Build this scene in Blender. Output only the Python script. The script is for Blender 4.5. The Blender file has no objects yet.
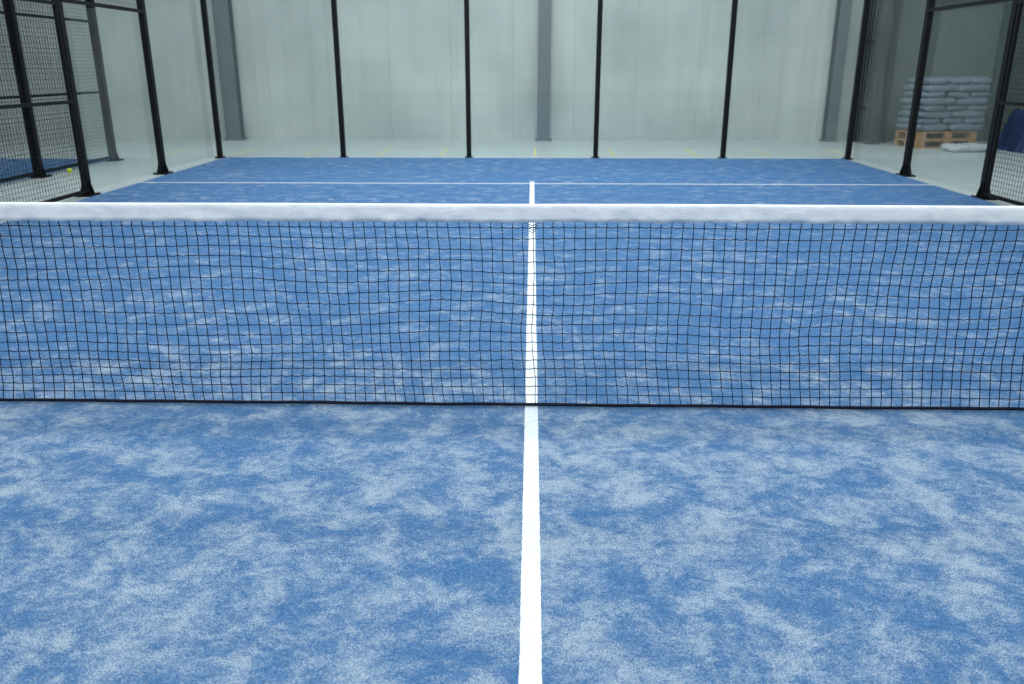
import bpy, bmesh, math, random
from mathutils import Vector, Matrix, noise
random.seed(4)
sc = bpy.context.scene
sc.view_settings.view_transform = 'Standard'
sc.view_settings.look = 'None'
sc.view_settings.exposure = 0.0

# ------------------------------------------------------------ helpers
def lin(r, g, b):
    f = lambda c: (c/255/12.92) if c/255 <= 0.04045 else ((c/255+0.055)/1.055)**2.4
    return (f(r), f(g), f(b), 1)

def new_mat(name):
    m = bpy.data.materials.new(name); m.use_nodes = True
    nt = m.node_tree
    return m, nt, nt.nodes, nt.links, nt.nodes['Principled BSDF']

def noise_node(nt, scale, detail=4, rough=0.5, dist=0.0, mapscale=None, rot=0.0):
    N, L = nt.nodes, nt.links
    g = N.new('ShaderNodeNewGeometry')
    mp = N.new('ShaderNodeMapping')
    if mapscale: mp.inputs['Scale'].default_value = mapscale
    mp.inputs['Rotation'].default_value = (0, 0, rot)
    L.new(g.outputs['Position'], mp.inputs['Vector'])
    n = N.new('ShaderNodeTexNoise')
    n.inputs['Scale'].default_value = scale
    n.inputs['Detail'].default_value = detail
    n.inputs['Roughness'].default_value = rough
    n.inputs['Distortion'].default_value = dist
    L.new(mp.outputs[0], n.inputs['Vector'])
    return n.outputs['Fac']

def maprange(nt, src, a, b, c, d, smooth=False):
    m = nt.nodes.new('ShaderNodeMapRange')
    if smooth: m.interpolation_type = 'SMOOTHSTEP'
    for i, v in zip(range(1, 5), (a, b, c, d)): m.inputs[i].default_value = v
    nt.links.new(src, m.inputs[0]); return m.outputs[0]

def math_node(nt, op, a, b=None, clamp=False):
    m = nt.nodes.new('ShaderNodeMath'); m.operation = op; m.use_clamp = clamp
    for i, v in enumerate((a, b)):
        if v is None: continue
        if isinstance(v, (int, float)): m.inputs[i].default_value = v
        else: nt.links.new(v, m.inputs[i])
    return m.outputs[0]

def mixcol(nt, fac, a, b, mode='MIX'):
    m = nt.nodes.new('ShaderNodeMix'); m.data_type = 'RGBA'; m.blend_type = mode
    for s, v in ((0, fac), (6, a), (7, b)):
        if isinstance(v, (int, float, tuple)): m.inputs[s].default_value = v
        else: nt.links.new(v, m.inputs[s])
    return m.outputs[2]

def bump(nt, h, bsdf, strength=0.3, dist=0.01):
    b = nt.nodes.new('ShaderNodeBump')
    b.inputs['Strength'].default_value = strength
    b.inputs['Distance'].default_value = dist
    nt.links.new(h, b.inputs['Height']); nt.links.new(b.outputs[0], bsdf.inputs['Normal'])

def simple_mat(name, col, rough=0.6, metal=0.0, var=0.12, scale=6, bmp=0.1, spec=.5):
    m, nt, N, L, B = new_mat(name)
    n = noise_node(nt, scale, 5, 0.6)
    dark = tuple(c*(1-var) for c in col[:3])+(1,)
    lite = tuple(min(1, c*(1+var)) for c in col[:3])+(1,)
    L.new(mixcol(nt, n, dark, lite), B.inputs['Base Color'])
    B.inputs['Roughness'].default_value = rough
    B.inputs['Metallic'].default_value = metal
    B.inputs['Specular IOR Level'].default_value = spec
    if bmp: bump(nt, n, B, bmp, 0.01)
    return m

class MB:
    """mesh builder"""
    def __init__(s): s.v = []; s.f = []; s.mi = []
    def add(s, vs, fs, mi=0):
        o = len(s.v); s.v += [tuple(v) for v in vs]
        s.f += [tuple(i+o for i in f) for f in fs]; s.mi += [mi]*len(fs)
    def box(s, c, d, mi=0, M=None):
        x, y, z = d[0]/2, d[1]/2, d[2]/2
        vs = [Vector((sx*x, sy*y, sz*z)) for sz in (-1, 1) for sy in (-1, 1) for sx in (-1, 1)]
        vs = [Vector(c)+v for v in vs]
        if M: vs = [M @ v for v in vs]
        s.add(vs, [(0,2,3,1),(4,5,7,6),(0,1,5,4),(2,6,7,3),(0,4,6,2),(1,3,7,5)], mi)
    def tube(s, pts, r, n=4, mi=0, cap=True):
        pts = [Vector(p) for p in pts]; rings = []
        for i, p in enumerate(pts):
            t = (pts[min(i+1, len(pts)-1)]-pts[max(i-1, 0)]).normalized()
            up = Vector((0, 1, 0)) if abs(t.y) < 0.8 else Vector((0, 0, 1))
            a = t.cross(up).normalized(); b = t.cross(a)
            rings.append([p+a*math.cos(k*2*math.pi/n+.785)*r+b*math.sin(k*2*math.pi/n+.785)*r for k in range(n)])
        vs = [v for r_ in rings for v in r_]; fs = []
        for i in range(len(pts)-1):
            for k in range(n):
                fs.append((i*n+k, i*n+(k+1) % n, (i+1)*n+(k+1) % n, (i+1)*n+k))
        if cap:
            fs.append(tuple(reversed(range(n)))); fs.append(tuple((len(pts)-1)*n+k for k in range(n)))
        s.add(vs, fs, mi)
    def obj(s, name, mats, parent=None, smooth=False, bevel=0):
        me = bpy.data.meshes.new(name); me.from_pydata(s.v, [], s.f)
        for m in (mats if isinstance(mats, (list, tuple)) else [mats]): me.materials.append(m)
        me.polygons.foreach_set('material_index', s.mi)
        if smooth: me.polygons.foreach_set('use_smooth', [True]*len(s.f))
        me.validate(); me.update()
        o = bpy.data.objects.new(name, me); sc.collection.objects.link(o)
        if parent: o.parent = parent
        if bevel:
            b = o.modifiers.new('bevel', 'BEVEL'); b.width = bevel; b.segments = 2; b.limit_method = 'ANGLE'
        return o

def empty(name, loc=(0, 0, 0)):
    e = bpy.data.objects.new(name, None); e.location = loc; e.empty_display_size = .2
    sc.collection.objects.link(e); return e

# ------------------------------------------------------------ materials
# turf : blue artificial grass with drifts of silica sand
turf, nt, N, L, B = new_mat('blue_turf_sand')
n1 = noise_node(nt, 5.6, 10, 0.74, 0.4, (1, 1.15, 1), 0.45)
n2 = noise_node(nt, 1.1, 3, 0.5, 0.3)
n3 = noise_node(nt, 26, 7, 0.8, 0.7, (1, 1.4, 1), 0.5)
g = N.new('ShaderNodeNewGeometry'); sx = N.new('ShaderNodeSeparateXYZ'); L.new(g.outputs['Position'], sx.inputs[0])
ybias = maprange(nt, sx.outputs['Y'], -0.6, 0.8, 0.028, -0.062)
ybias2 = maprange(nt, sx.outputs['Y'], 2.0, 6.5, 0.0, -0.02)
s = math_node(nt, 'ADD', n1, math_node(nt, 'MULTIPLY', math_node(nt, 'SUBTRACT', n2, 0.5), 0.20))
s = math_node(nt, 'ADD', s, math_node(nt, 'MULTIPLY', math_node(nt, 'SUBTRACT', n3, 0.5), 0.52))
s = math_node(nt, 'ADD', s, ybias); s = math_node(nt, 'ADD', s, ybias2)
grain = noise_node(nt, 200, 2, 0.9)
grain2 = noise_node(nt, 85, 5, 0.9)
s = math_node(nt, 'ADD', s, math_node(nt, 'MULTIPLY', math_node(nt, 'SUBTRACT', grain, 0.5), 0.70))
mask = maprange(nt, s, 0.42, 0.72, 0.05, 0.90, True)
gc = maprange(nt, grain2, .36, .64, 0, 1)
base = mixcol(nt, gc, lin(28, 80, 136), lin(92, 144, 194))
base = mixcol(nt, maprange(nt, n2, .35, .65, 0, .3), base, lin(54, 108, 162))
sand = mixcol(nt, maprange(nt, grain, .34, .66, 0, 1), lin(134, 163, 186), lin(210, 221, 229))
L.new(mixcol(nt, mask, base, sand), B.inputs['Base Color'])
B.inputs['Roughness'].default_value = 0.95
B.inputs['Specular IOR Level'].default_value = 0.1
bump(nt, math_node(nt, 'ADD', grain, grain2), B, 0.8, 0.008)

linem, nt, N, L, B = new_mat('white_turf_line')
gr = noise_node(nt, 170, 3, 0.8); g2 = noise_node(nt, 6, 4, 0.6)
c = mixcol(nt, maprange(nt, gr, .3, .7, 0, 1), lin(200, 214, 226), lin(246, 250, 253))
c = mixcol(nt, maprange(nt, g2, .45, .75, 0, .3), c, lin(180, 202, 222))
L.new(c, B.inputs['Base Color']); B.inputs['Roughness'].default_value = .9
bump(nt, gr, B, .3, .004)

conc, nt, N, L, B = new_mat('polished_concrete')
a = noise_node(nt, 0.9, 6, 0.6); b = noise_node(nt, 14, 5, 0.6)
c = mixcol(nt, a, lin(166, 180, 182), lin(204, 214, 214))
c = mixcol(nt, maprange(nt, b, .4, .7, 0, .25), c, lin(155, 167, 167))
L.new(c, B.inputs['Base Color']); B.inputs['Roughness'].default_value = .36
bump(nt, b, B, .05, .01)

def wall_mat(name, c1, c2, seam=1.0):
    m, nt, N, L, B = new_mat(name)
    a = noise_node(nt, .5, 4, .55); st = noise_node(nt, 2.0, 6, .6, 0, (2.5, 1, .25))
    c = mixcol(nt, maprange(nt, a, .3, .7, 0, 1), c1, c2)
    c = mixcol(nt, maprange(nt, st, .45, .75, 0, .22), c, tuple(x*.72 for x in c1[:3])+(1,))
    g = N.new('ShaderNodeNewGeometry'); sp = N.new('ShaderNodeSeparateXYZ'); L.new(g.outputs['Position'], sp.inputs[0])
    fr = math_node(nt, 'FRACT', math_node(nt, 'DIVIDE', math_node(nt, 'ADD', sp.outputs['X'], sp.outputs['Y']), seam))
    line = math_node(nt, 'LESS_THAN', fr, .012/seam)
    c = mixcol(nt, math_node(nt, 'MULTIPLY', line, .3), c, tuple(x*.4 for x in c1[:3])+(1,))
    L.new(c, B.inputs['Base Color']); B.inputs['Roughness'].default_value = .55
    return m
wallm = wall_mat('wall_sandwich_panel', lin(174, 184, 181), lin(206, 213, 209), 1.2)
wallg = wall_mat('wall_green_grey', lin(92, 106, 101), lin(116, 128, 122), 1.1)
ceilm = simple_mat('ceiling_sheet', lin(190, 196, 194), .7)
black = simple_mat('black_powder_coat', lin(10, 13, 16), .6, 0, .2, 12, 0, .25)
wirem = simple_mat('black_wire', lin(12, 15, 19), .6, 0, .1, 12, 0, .25)
colm = simple_mat('grey_steel_column', lin(112, 122, 127), .5, .2)
dkcol = simple_mat('dark_steel_column', lin(48, 56, 58), .5, .2)
cord = simple_mat('navy_net_cord', lin(8, 14, 34), .8, 0, .25, 60, 0, .2)
yellow = simple_mat('yellow_floor_paint', lin(215, 210, 150), .6, 0, .15, 12, 0)

tapem, nt, N, L, B = new_mat('white_vinyl_tape')
w = noise_node(nt, 22, 4, .55, .6, (.5, 1, 1)); w2 = noise_node(nt, 5, 4, .6)
c = mixcol(nt, w2, lin(224, 227, 230), lin(243, 244, 244))
c = mixcol(nt, maprange(nt, w, .52, .75, 0, .4), c, lin(190, 198, 206))
L.new(c, B.inputs['Base Color']); B.inputs['Roughness'].default_value = .5
bump(nt, w, B, .4, .012)

# glass: real clear pane, Schlick reflection and a little dust
glass = bpy.data.materials.new('tempered_glass'); glass.use_nodes = True
nt = glass.node_tree; N, L = nt.nodes, nt.links; N.clear()
out = N.new('ShaderNodeOutputMaterial'); tr = N.new('ShaderNodeBsdfTransparent'); gl = N.new('ShaderNodeBsdfGlossy')
df = N.new('ShaderNodeBsdfDiffuse'); mx = N.new('ShaderNodeMixShader'); mx2 = N.new('ShaderNodeMixShader')
lw = N.new('ShaderNodeLayerWeight'); lw.inputs['Blend'].default_value = .5
fres = math_node(nt, 'ADD', math_node(nt, 'MULTIPLY', math_node(nt, 'POWER', lw.outputs['Facing'], 5.0), .85), .055)
tr.inputs[0].default_value = (.93, .97, .95, 1); gl.inputs['Roughness'].default_value = .03
df.inputs[0].default_value = lin(200, 212, 212)
dn = noise_node(nt, 1.6, 7, .65, .5)
g = N.new('ShaderNodeNewGeometry'); sp = N.new('ShaderNodeSeparateXYZ'); L.new(g.outputs['Position'], sp.inputs[0])
hgt = maprange(nt, sp.outputs['Z'], 0.0, 1.6, 1.0, .3)
dust = math_node(nt, 'MULTIPLY', maprange(nt, dn, .35, .75, .01, .11), hgt)
L.new(fres, mx.inputs[0]); L.new(tr.outputs[0], mx.inputs[1]); L.new(gl.outputs[0], mx.inputs[2])
L.new(dust, mx2.inputs[0]); L.new(mx.outputs[0], mx2.inputs[1]); L.new(df.outputs[0], mx2.inputs[2])
L.new(mx2.outputs[0], out.inputs[0])

# ------------------------------------------------------------ room
WY = 13.6
def slab(name, c, d, mat):
    m = MB(); m.box(c, d); return m.obj(name, mat)
slab('floor', (0, -1, -.07), (44, 30, .1), conc)
slab('wall_back', (0, WY+.1, 3.5), (44, .2, 7.04), wallm)
slab('wall_left', (-22.1, -1, 3.5), (.2, 30, 7.04), wallm)
slab('wall_right', (22.1, -1, 3.5), (.2, 30, 7.04), wallm)
slab('ceiling', (0, -1, 7.1), (44, 30, .15), ceilm)
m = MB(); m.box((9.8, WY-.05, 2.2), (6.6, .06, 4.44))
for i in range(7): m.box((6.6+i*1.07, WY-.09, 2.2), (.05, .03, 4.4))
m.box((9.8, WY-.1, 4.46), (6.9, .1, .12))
m.obj('wall_section_1', wallg)  # darker green-grey ribbed section in front of the back wall

def hcol(name, x, y, w, mat, h=7.0):
    m = MB()
    m.box((x, y-.11, h/2-.02), (w, .02, h)); m.box((x, y+.11, h/2-.02), (w, .02, h)); m.box((x, y, h/2-.02), (.015, .2, h))
    m.box((x, y, -.005), (w+.08, .3, .03))
    return m.obj(name, mat)
hcol('steel_column', -5.9, WY-.14, .30, colm)
hcol('steel_column.001', .22, WY-.14, .24, colm)
hcol('steel_column.002', 5.80, WY-.14, .20, colm)
hcol('steel_column.003', 6.62, WY-.35, .26, dkcol)
m = MB()
for dx, r in ((.0, .03), (.09, .02), (.16, .035)):
    m.tube([(6.42-dx, WY-.25, -.02), (6.42-dx, WY-.25, 6.9)], r, 10)
for z in (.6, 1.8, 3.0): m.box((6.34, WY-.25, z), (.3, .08, .03))
m.obj('wall_pipes', dkcol, smooth=False)

m = MB()
for x in (-6.1, -4.9, -3.75, -2.55, -1.5, .05, 1.35, 2.7, 3.9, 5.2):
    m.box((x, 11.2, -.0185), (.05, 1.3, .002))
m.obj('floor_marking', yellow)

# ------------------------------------------------------------ court turf + lines
HWT = 4.86
def turf_obj(name, x0, x1, y0, y1):
    m = MB(); m.box(((x0+x1)/2, (y0+y1)/2, -.01), (x1-x0, y1-y0, .02)); return m.obj(name, turf)
turf_obj('court_turf', -HWT, HWT, -9.98, 9.98)
turf_obj('court_turf.001', -17.0, -6.6, -9.98, 9.7)
turf_obj('court_turf.002', 7.9, 17.5, -9.98, 8.6)

def line_strip(m, p0, p1, w, z=.0025, step=.008, jag=.0014):
    p0, p1 = Vector(p0), Vector(p1); n = int((p1-p0).length/step); t = (p1-p0).normalized(); q = Vector((-t.y, t.x, 0))
    vs = []
    for i in range(n+1):
        p = p0+(p1-p0)*i/n
        wob = noise.noise(p*1.3)*.002
        a = w/2+random.uniform(-jag, jag)+wob; b = w/2+random.uniform(-jag, jag)-wob
        vs += [p+q*a+Vector((0, 0, z)), p-q*b+Vector((0, 0, z))]
    m.add(vs, [(2*i, 2*i+1, 2*i+3, 2*i+2) for i in range(n)])
m = MB()
line_strip(m, (0, -7.15, 0), (0, 7.15, 0), .054)
line_strip(m, (-HWT, 6.95, 0), (HWT, 6.95, 0), .05, .0032)
line_strip(m, (-HWT, -6.95, 0), (HWT, -6.95, 0), .05, .0032)
m.obj('court_line', linem)

# ------------------------------------------------------------ net
net = empty('padel_net')
TOP = .848; BOT = .013; HW = 4.80
rows = 19; cell = .0420
def ysurf(x, t):
    return -.028*t+.02*math.sin(math.pi*t)+.018*noise.noise(Vector((x*1.1, t*1.5, 2)))*math.sin(math.pi*min(t*1.1, 1))
def pos(x, t):
    dx = .022*noise.noise(Vector((x*1.8, t*2.4, 7)))*(.3+t)+.018*math.sin(x*.9+1)*t
    dx += .005*noise.noise(Vector((x*12, t*10, 3)))
    dx -= .05*x/.12*math.exp(-(x/.12)**2)*math.exp(-t*14)*.25
    z = TOP-.05-(TOP-.05-BOT)*t
    z -= .032*noise.noise(Vector((x*1.5, t*2.0, 11)))*math.sin(math.pi*t)
    z += .0045*noise.noise(Vector((x*12, t*10, 30)))*math.sin(math.pi*min(1, t*1.02))
    return Vector((x+dx, ysurf(x, t), max(z, .0125)))
m = MB(); ncol = int(2*HW/cell)
xs = [-HW+i*(2*HW/ncol) for i in range(ncol+1)]
def rt(j):
    u = j/rows; return u+.08*math.sin(math.pi*u)**2*u
CR = .0019
for x in xs:
    m.tube([pos(x, rt(j/2)) for j in range(rows*2+1)], CR, 4, cap=False)
for j in range(rows+1):
    pts = []
    for i in range(len(xs)*2-1):
        x = xs[0]+i*(xs[1]-xs[0])/2
        p = pos(x, rt(j));
        if i % 2 and j < rows-1: p.z -= .003
        pts.append(p)
    m.tube(pts, CR, 4, cap=False)
for x in xs:      # knots
    for j in range(1, rows):
        p = pos(x, rt(j)); r = .0040
        m.add([p+Vector(d)*r for d in ((1,0,0),(-1,0,0),(0,1,0),(0,-1,0),(0,0,1),(0,0,-1))],
              [(0,2,4),(2,1,4),(1,3,4),(3,0,4),(2,0,5),(1,2,5),(3,1,5),(0,3,5)])
m.obj('net_mesh', cord, net)
m = MB()
pts = [Vector((-HW+i*.05, -.030+.006*noise.noise(Vector((i*.15, 0, 0))), .0105+.001*noise.noise(Vector((i*.2, 5, 0))))) for i in range(int(2*HW/.05)+1)]
m.tube(pts, .0055, 8)
pts = [p+Vector((0, .016+.006*noise.noise(Vector((i*.3, 9, 0))), -.001)) for i, p in enumerate(pts)]
m.tube(pts, .0032, 6)
m.obj('bottom_cord', cord, net, smooth=True)
# tape
m = MB(); nx = 1400
prof = [(-.011, -.070), (-.012, -.052), (-.012, -.036), (-.012, -.018), (-.0105, -.006), (-.005, .0), (0, .0015), (.005, 0), (.0105, -.006), (.012, -.018), (.012, -.036), (.012, -.052), (.011, -.070)]
vs = []
for i in range(nx+1):
    x = -HW-.02+i*(2*HW+.04)/nx
    for k, (y, z) in enumerate(prof):
        d = abs(z)/.066
        wv = noise.noise(Vector((x*7, z*20, 1+(k > 6)*9)))*.009*d+noise.noise(Vector((x*18+z*150, z*40, 4+(k > 6)*9)))*.007*d
        dz = noise.noise(Vector((x*3.0, 0, 17)))*.005*d+noise.noise(Vector((x*.8, 0, 3)))*.004+noise.noise(Vector((x*20, 0, 23)))*.0015*d
        vs.append((x, y+wv*(1 if y else 0), TOP+z+dz))
n = len(prof)
fs = [(i*n+k, (i+1)*n+k, (i+1)*n+k+1, i*n+k+1) for i in range(nx) for k in range(n-1)]
m.add(vs, fs); o = m.obj('top_tape', tapem, net, smooth=True)
so = o.modifiers.new('s', 'SOLIDIFY'); so.thickness = .0012
m = MB(); m.tube([(-4.92, 0, TOP-.008), (4.92, 0, TOP-.008)], .004, 8); m.obj('steel_cable', wirem, net)
m = MB()
for k in range(4):
    z = TOP-.072-.010*k
    m.tube([(-.03+.010*k*random.uniform(.5,1), -.006, z-.002), (0, -.012, z-.010), (.025-.004*k, -.006, z)], .0016, 4)
m.obj('centre_lacing', cord, net)
m = MB()
for sx_ in (-1, 1):
    m.box((sx_*4.93, 0, .46), (.06, .06, .90)); m.box((sx_*4.93, 0, .012), (.10, .14, .012))
    m.tube([(sx_*4.93, -.05, .86), (sx_*4.93, .05, .86)], .035, 14)
m.obj('net_post', black, net, bevel=.004)

# ------------------------------------------------------------ enclosure (panes are hung on the outer face of the posts)
def post(m, x, y, h, wx=.08, wy=.06, base=-.018, guss=True):
    m.box((x, y, (h+base)/2), (wx, wy, h-base))
    pw = .12 if guss else .05
    m.box((x, y, base+.008), (wx+pw, wy+pw+.02, .016))
    if guss:
        for s_ in ((1, -1)):
            for ax in ('x', 'y'):
                l = .05 if ax == 'x' else .07
                a = (wx if ax == 'x' else wy)/2; t = .006
                pts = []
                for q in (-t, t):
                    for (u, z) in ((a, base+.016), (a+l, base+.016), (a, base+.2)):
                        pts.append((x+s_*u, y+q, z) if ax == 'x' else (x+q, y+s_*u, z))
                m.add(pts, [(0, 1, 2), (5, 4, 3), (0, 3, 4, 1), (1, 4, 5, 2), (2, 5, 3, 0)])
    for bx in (-1, 1):
        for by in (-1, 1):
            cx, cy = x+bx*(wx/2+pw*.3), y+by*(wy/2+pw*.36)
            m.tube([(cx, cy, base+.014), (cx, cy, base+.030)], .008, 6)

def mesh_panel(m, x, y0, y1, z0, z1, pitch=.05, r=.0021):
    n = int(round((y1-y0)/pitch))
    for i in range(n+1):
        y = y0+(y1-y0)*i/n; m.tube([(x, y, z0), (x, y, z1)], r, 4, cap=False)
    n = int(round((z1-z0)/pitch))
    for i in range(n+1):
        z = z0+(z1-z0)*i/n; m.tube([(x+.003, y0, z), (x+.003, y1, z)], r, 4, cap=False)
def pane_x(m, x, y0, y1, z0, z1): m.add([(x, y0, z0), (x, y1, z0), (x, y1, z1), (x, y0, z1)], [(0, 1, 2, 3)])
def pane_y(m, y, x0, x1, z0, z1): m.add([(x0, y, z0), (x1, y, z0), (x1, y, z1), (x0, y, z1)], [(0, 1, 2, 3)])

enc = empty('court_enclosure')
PX = (-4.98, -3, -1, 1, 3, 4.95)
m = MB()
for x in PX: post(m, x, 10.06, 4.0, .072, .07, guss=False)
for z in (3.02, 3.98): m.box((0, 10.06, z), (10, .04, .04))
m.obj('end_posts', black, enc)
m = MB()
for i in range(5): pane_y(m, 10.105, PX[i]+.004, PX[i+1]-.004, .005, 3.0)
m.obj('end_glass_panes', glass, enc)
m = MB()
for x in PX:
    for z in (.35, 1.2, 2.05, 2.85): m.box((x, 10.105, z), (.06, .03, .05))
m.obj('glass_clamps', black, enc)
m = MB()
for xx in [-5+.05*i for i in range(201)]: m.tube([(xx, 10.06, 3.02), (xx, 10.06, 3.98)], .0019, 4, cap=False)
for k in range(20): m.tube([(-5, 10.06, 3.02+k*.05), (5, 10.06, 3.02+k*.05)], .0019, 4, cap=False)
m.obj('end_mesh', wirem, enc)
for sgn, nm, X in ((-1, 'a', -4.985), (1, 'b', 4.94)):
    m = MB()
    post(m, X+.03*sgn, 8.0, 4.0, .07, .085); post(m, X+.03*sgn, 6.0, 3.0, .07, .085)
    m.box((X, 7.0, 2.03), (.04, 1.96, .04)); m.box((X, 7.0, 2.98), (.04, 1.96, .04)); m.box((X, 9.0, 3.02), (.04, 1.96, .04))
    m.obj('side_posts_'+nm, black, enc)
    m = MB(); G = X+.075*sgn
    pane_x(m, G, 8.004, 9.99, .005, 3.0); pane_x(m, G, 6.01, 7.996, .005, 2.0)
    m.obj('side_glass_'+nm, glass, enc)
    m = MB(); mesh_panel(m, X, 6.04, 7.96, 2.05, 2.96)
    m.obj('side_upper_mesh_'+nm, wirem, enc)

def fence(name, X, segs, posts, sgn, z1=2.98, mid=1.0, parent=None):
    e = parent or empty(name)
    m = MB()
    for y in posts: post(m, X+.03*sgn, y, 3.0, .06, .08)
    for (a, b) in segs:
        for z in (.04, mid, 1.99, z1): m.box((X, (a+b)/2, z), (.035, b-a, .035))
        for y in (a+.05, b-.05): m.box((X, y, z1/2+.02), (.03, .03, z1-.04))
    m.obj('fence_frame', black, e)
    m = MB()
    for (a, b) in segs: mesh_panel(m, X, a+.05, b-.05, .05, z1)
    m.obj('wire_mesh', wirem, e)
fence('mesh_fence', -4.99, [(4, 5.96), (2, 3.96), (-4, -2), (-6, -4)], [4, 2, -2, -4, -6], -1, parent=enc)
fence('mesh_fence', 4.95, [(4, 5.96), (2, 3.96), (-4, -2), (-6, -4)], [4, 2, -2, -4, -6], 1, parent=enc)
fence('mesh_fence', -6.5, [(7.62, 9.6), (5.6, 7.58), (3.6, 5.58)], [9.62, 7.6, 5.6, 3.6], 1)
fence('mesh_fence', 7.75, [(5.2, 7.18), (3.2, 5.18)], [7.2, 5.2, 3.2], -1)

# ball on the concrete walkway
bm = bmesh.new(); bmesh.ops.create_icosphere(bm, subdivisions=3, radius=.034)
me = bpy.data.meshes.new('tennis_ball'); bm.to_mesh(me); bm.free()
for p in me.polygons: p.use_smooth = True
ball = bpy.data.objects.new('tennis_ball', me); sc.collection.objects.link(ball); ball.location = (-6.33, 8.05, .014)
ball.data.materials.append(simple_mat('ball_felt', lin(225, 245, 60), .9, 0, .1, 80, .3))

# ------------------------------------------------------------ pallet with sacks
wood = simple_mat('pallet_wood', lin(176, 138, 94), .8, 0, .3, 9, .3)
bagm = simple_mat('grey_sack_plastic', lin(116, 128, 140), .4, 0, .35, 6, .5)
load = empty('pallet_of_sacks')
PM = Matrix.Translation((7.33, 12.35, -.02)) @ Matrix.Rotation(math.radians(9), 4, 'Z') @ Matrix.Diagonal((.92, .92, 1, 1))
m = MB()
def pallet(P):
    for y in (-.35, 0, .35): m.box((0, y, .011), (1.2, .12, .022), M=P)
    for y in (-.35, 0, .35):
        for x in (-.53, 0, .53): m.box((x, y, .061), (.14, .12, .078), M=P)
    for x in (-.53, 0, .53): m.box((x, 0, .111), (.14, .8, .022), M=P)
    for k in range(7): m.box((0, -.35+k*.1167, .133), (1.2, .09, .022), M=P)
pallet(PM); pallet(PM @ Matrix.Translation((0.01, .01, .146)))
m.obj('pallet', wood, load)
def sack(m, c, L_, W_, H_, rz, M, seed, amp=.02):
    R = Matrix.Rotation(rz, 4, 'Z') @ Matrix.Rotation(random.uniform(-.03, .03), 4, 'Y'); nu, nv = 32, 14; vs = []; fs = []
    def sp(v, e): return math.copysign(abs(v)**e, v)
    for j in range(nv+1):
        ph = -math.pi/2+math.pi*j/nv
        for i in range(nu):
            th = 2*math.pi*i/nu
            x = sp(math.cos(ph), .4)*sp(math.cos(th), .35)*L_/2
            y = sp(math.cos(ph), .4)*sp(math.sin(th), .35)*W_/2
            z = sp(math.sin(ph), .7)*H_/2
            edge = max(abs(x)/(L_/2), abs(y)/(W_/2))
            z *= 1-.25*edge**4
            d = noise.noise(Vector((x*7+seed*3, y*9, z*9)))*amp
            d2 = noise.noise(Vector((x*16+seed*3, y*9, z*30)))*amp*.8
            p = R @ Vector((x, y+d2, z+d)); vs.append(M @ (p+Vector(c)))
    for j in range(nv):
        for i in range(nu):
            fs.append((j*nu+i, j*nu+(i+1) % nu, (j+1)*nu+(i+1) % nu, (j+1)*nu+i))
    m.add(vs, fs)
m = MB(); z = .289; sd = 0
for lay in range(8):
    h = .118; off = .02*lay*.6
    if lay % 2 == 0: spots = [((-.33+.66*i, -.21+.42*j), .70, .44) for i in range(2) for j in range(2)]
    else: spots = [((-.42+.46*i, 0), .47, .84) for i in range(3)][:3]
    for (c, l, w) in spots:
        sd += 1
        sack(m, (c[0]+off+random.uniform(-.03, .03), c[1]+random.uniform(-.02, .02), z+h/2+.008), l, w, h+.03, random.uniform(-.04, .04), PM, sd)
    z += h-.006
m.obj('sacks', bagm, load, smooth=True)
m = MB(); sack(m, (0, 0, .06), .8, .45, .13, .1, Matrix.Translation((7.5, 11.45, -.02)), 77, .03)
m.obj('sand_sack', simple_mat('loose_sack', lin(186, 194, 200), .5, 0, .35, 9, .4), smooth=True)

# dark rolled tarpaulin standing by the column
m = MB(); pts = []
nv = 40
for i in range(nv+1):
    z = -.02+i*2.6/nv
    ring = []
    for k in range(24):
        a = k*2*math.pi/24
        r = .13+.03*math.sin(i*.25)+.02*math.sin(a*5+i*.1)+.02*noise.noise(Vector((math.cos(a)*2, math.sin(a)*2, z*2)))
        ring.append((6.40+r*math.cos(a), 12.85+r*math.sin(a), z))
    pts += ring
fs = [(i*24+k, i*24+(k+1) % 24, (i+1)*24+(k+1) % 24, (i+1)*24+k) for i in range(nv) for k in range(24)]
fs += [tuple(range(24)), tuple(nv*24+k for k in range(24))]
m.add(pts, fs); m.obj('rolled_tarpaulin', simple_mat('dark_tarp', lin(34, 40, 42), .6, 0, .3, 6, .3), smooth=True)

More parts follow.
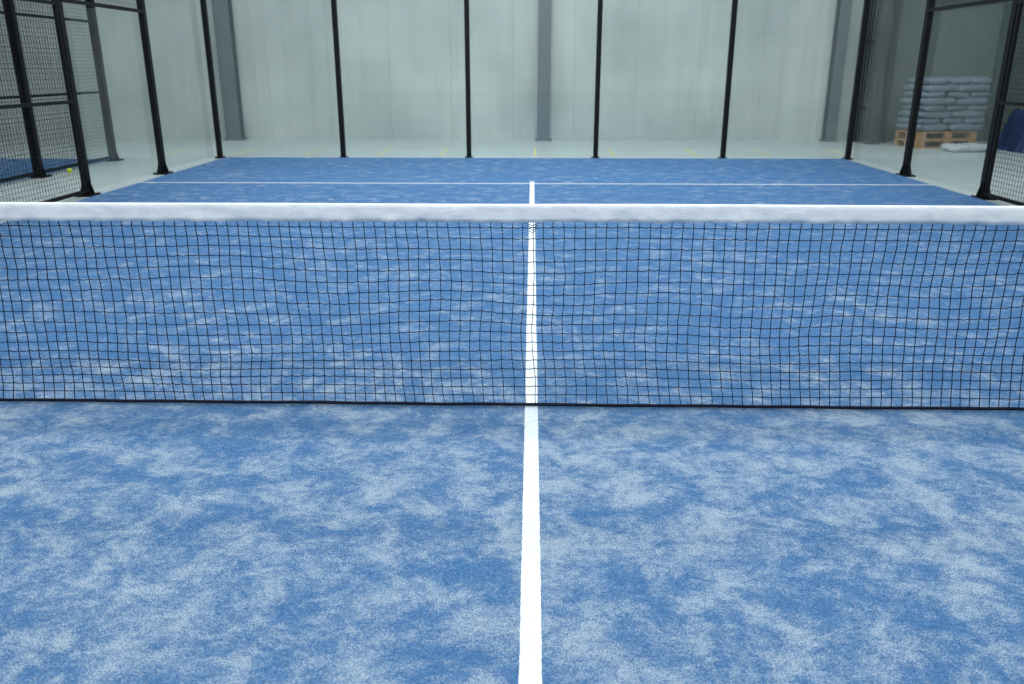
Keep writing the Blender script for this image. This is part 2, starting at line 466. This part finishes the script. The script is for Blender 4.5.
# folded blue tarpaulin heap at right
m = MB(); nu, nv = 60, 40; vs = []
cx, cy, hx, hy, H = 8.95, 11.6, .75, .5, .66
for j in range(nv+1):
    for i in range(nu+1):
        u, v = -1+2*i/nu, -1+2*j/nv
        e = max(abs(u), abs(v)); k = max(0, min(1, (1-e)/.35)); k = k*k*(3-2*k)
        x, y = cx+u*hx, cy+v*hy
        f = noise.noise(Vector((x*4, y*4, 1)))*.14+noise.noise(Vector((x*11, y*11, 5)))*.07
        vs.append((x+f*.4, y+f*.4, -.02+k*(H+f)))
m.add(vs, [(j*(nu+1)+i, j*(nu+1)+i+1, (j+1)*(nu+1)+i+1, (j+1)*(nu+1)+i) for j in range(nv) for i in range(nu)])
m.obj('blue_tarpaulin_heap', simple_mat('blue_tarp', lin(24, 50, 92), .6, 0, .6, 12, .4), smooth=True)

# ------------------------------------------------------------ lights
housing = simple_mat('lamp_housing', lin(210, 212, 212), .5)
def lamp(x, y, sx_, sy_, e):
    l = bpy.data.lights.new('hall_light', 'AREA'); l.shape = 'RECTANGLE'; l.size = sx_; l.size_y = sy_
    l.energy = e; l.color = (.94, .985, 1.0)
    o = bpy.data.objects.new('hall_light', l); o.location = (x, y, 6.7); sc.collection.objects.link(o)
    m = MB(); m.box((x, y, 6.78), (sx_+.1, sy_+.1, .1)); m.box((x-sx_/2, y, 6.93), (.03, .03, .24)); m.box((x+sx_/2, y, 6.93), (.03, .03, .24))
    m.obj('ceiling_lamp', housing)
for x in (-6.5, 0, 6.5):
    for y in (-9, -3.5, 2, 7.5):
        lamp(x, y, 2.2, 1.2, 118 if x else 262)
for x in (-6, 0, 6): lamp(x, 11.2, 2.6, .6, 60 if x else 140)

w = bpy.data.worlds.new('World'); sc.world = w; w.use_nodes = True
w.node_tree.nodes['Background'].inputs[0].default_value = (.88, .955, 1, 1)
w.node_tree.nodes['Background'].inputs[1].default_value = .47

# ------------------------------------------------------------ camera
F = 823.0
cam = bpy.data.cameras.new('Camera'); co = bpy.data.objects.new('Camera', cam); sc.collection.objects.link(co)
cam.sensor_width = 36; cam.lens = F/1024*36
pitch = math.atan(275/F)
co.location = (-.006, -3.23, 1.358)
co.rotation_euler = (math.pi/2-pitch, 0, math.radians(1.35))
cam.dof.use_dof = True; cam.dof.focus_distance = 3.4; cam.dof.aperture_fstop = 4.0
cam.clip_start = .05
sc.camera = co
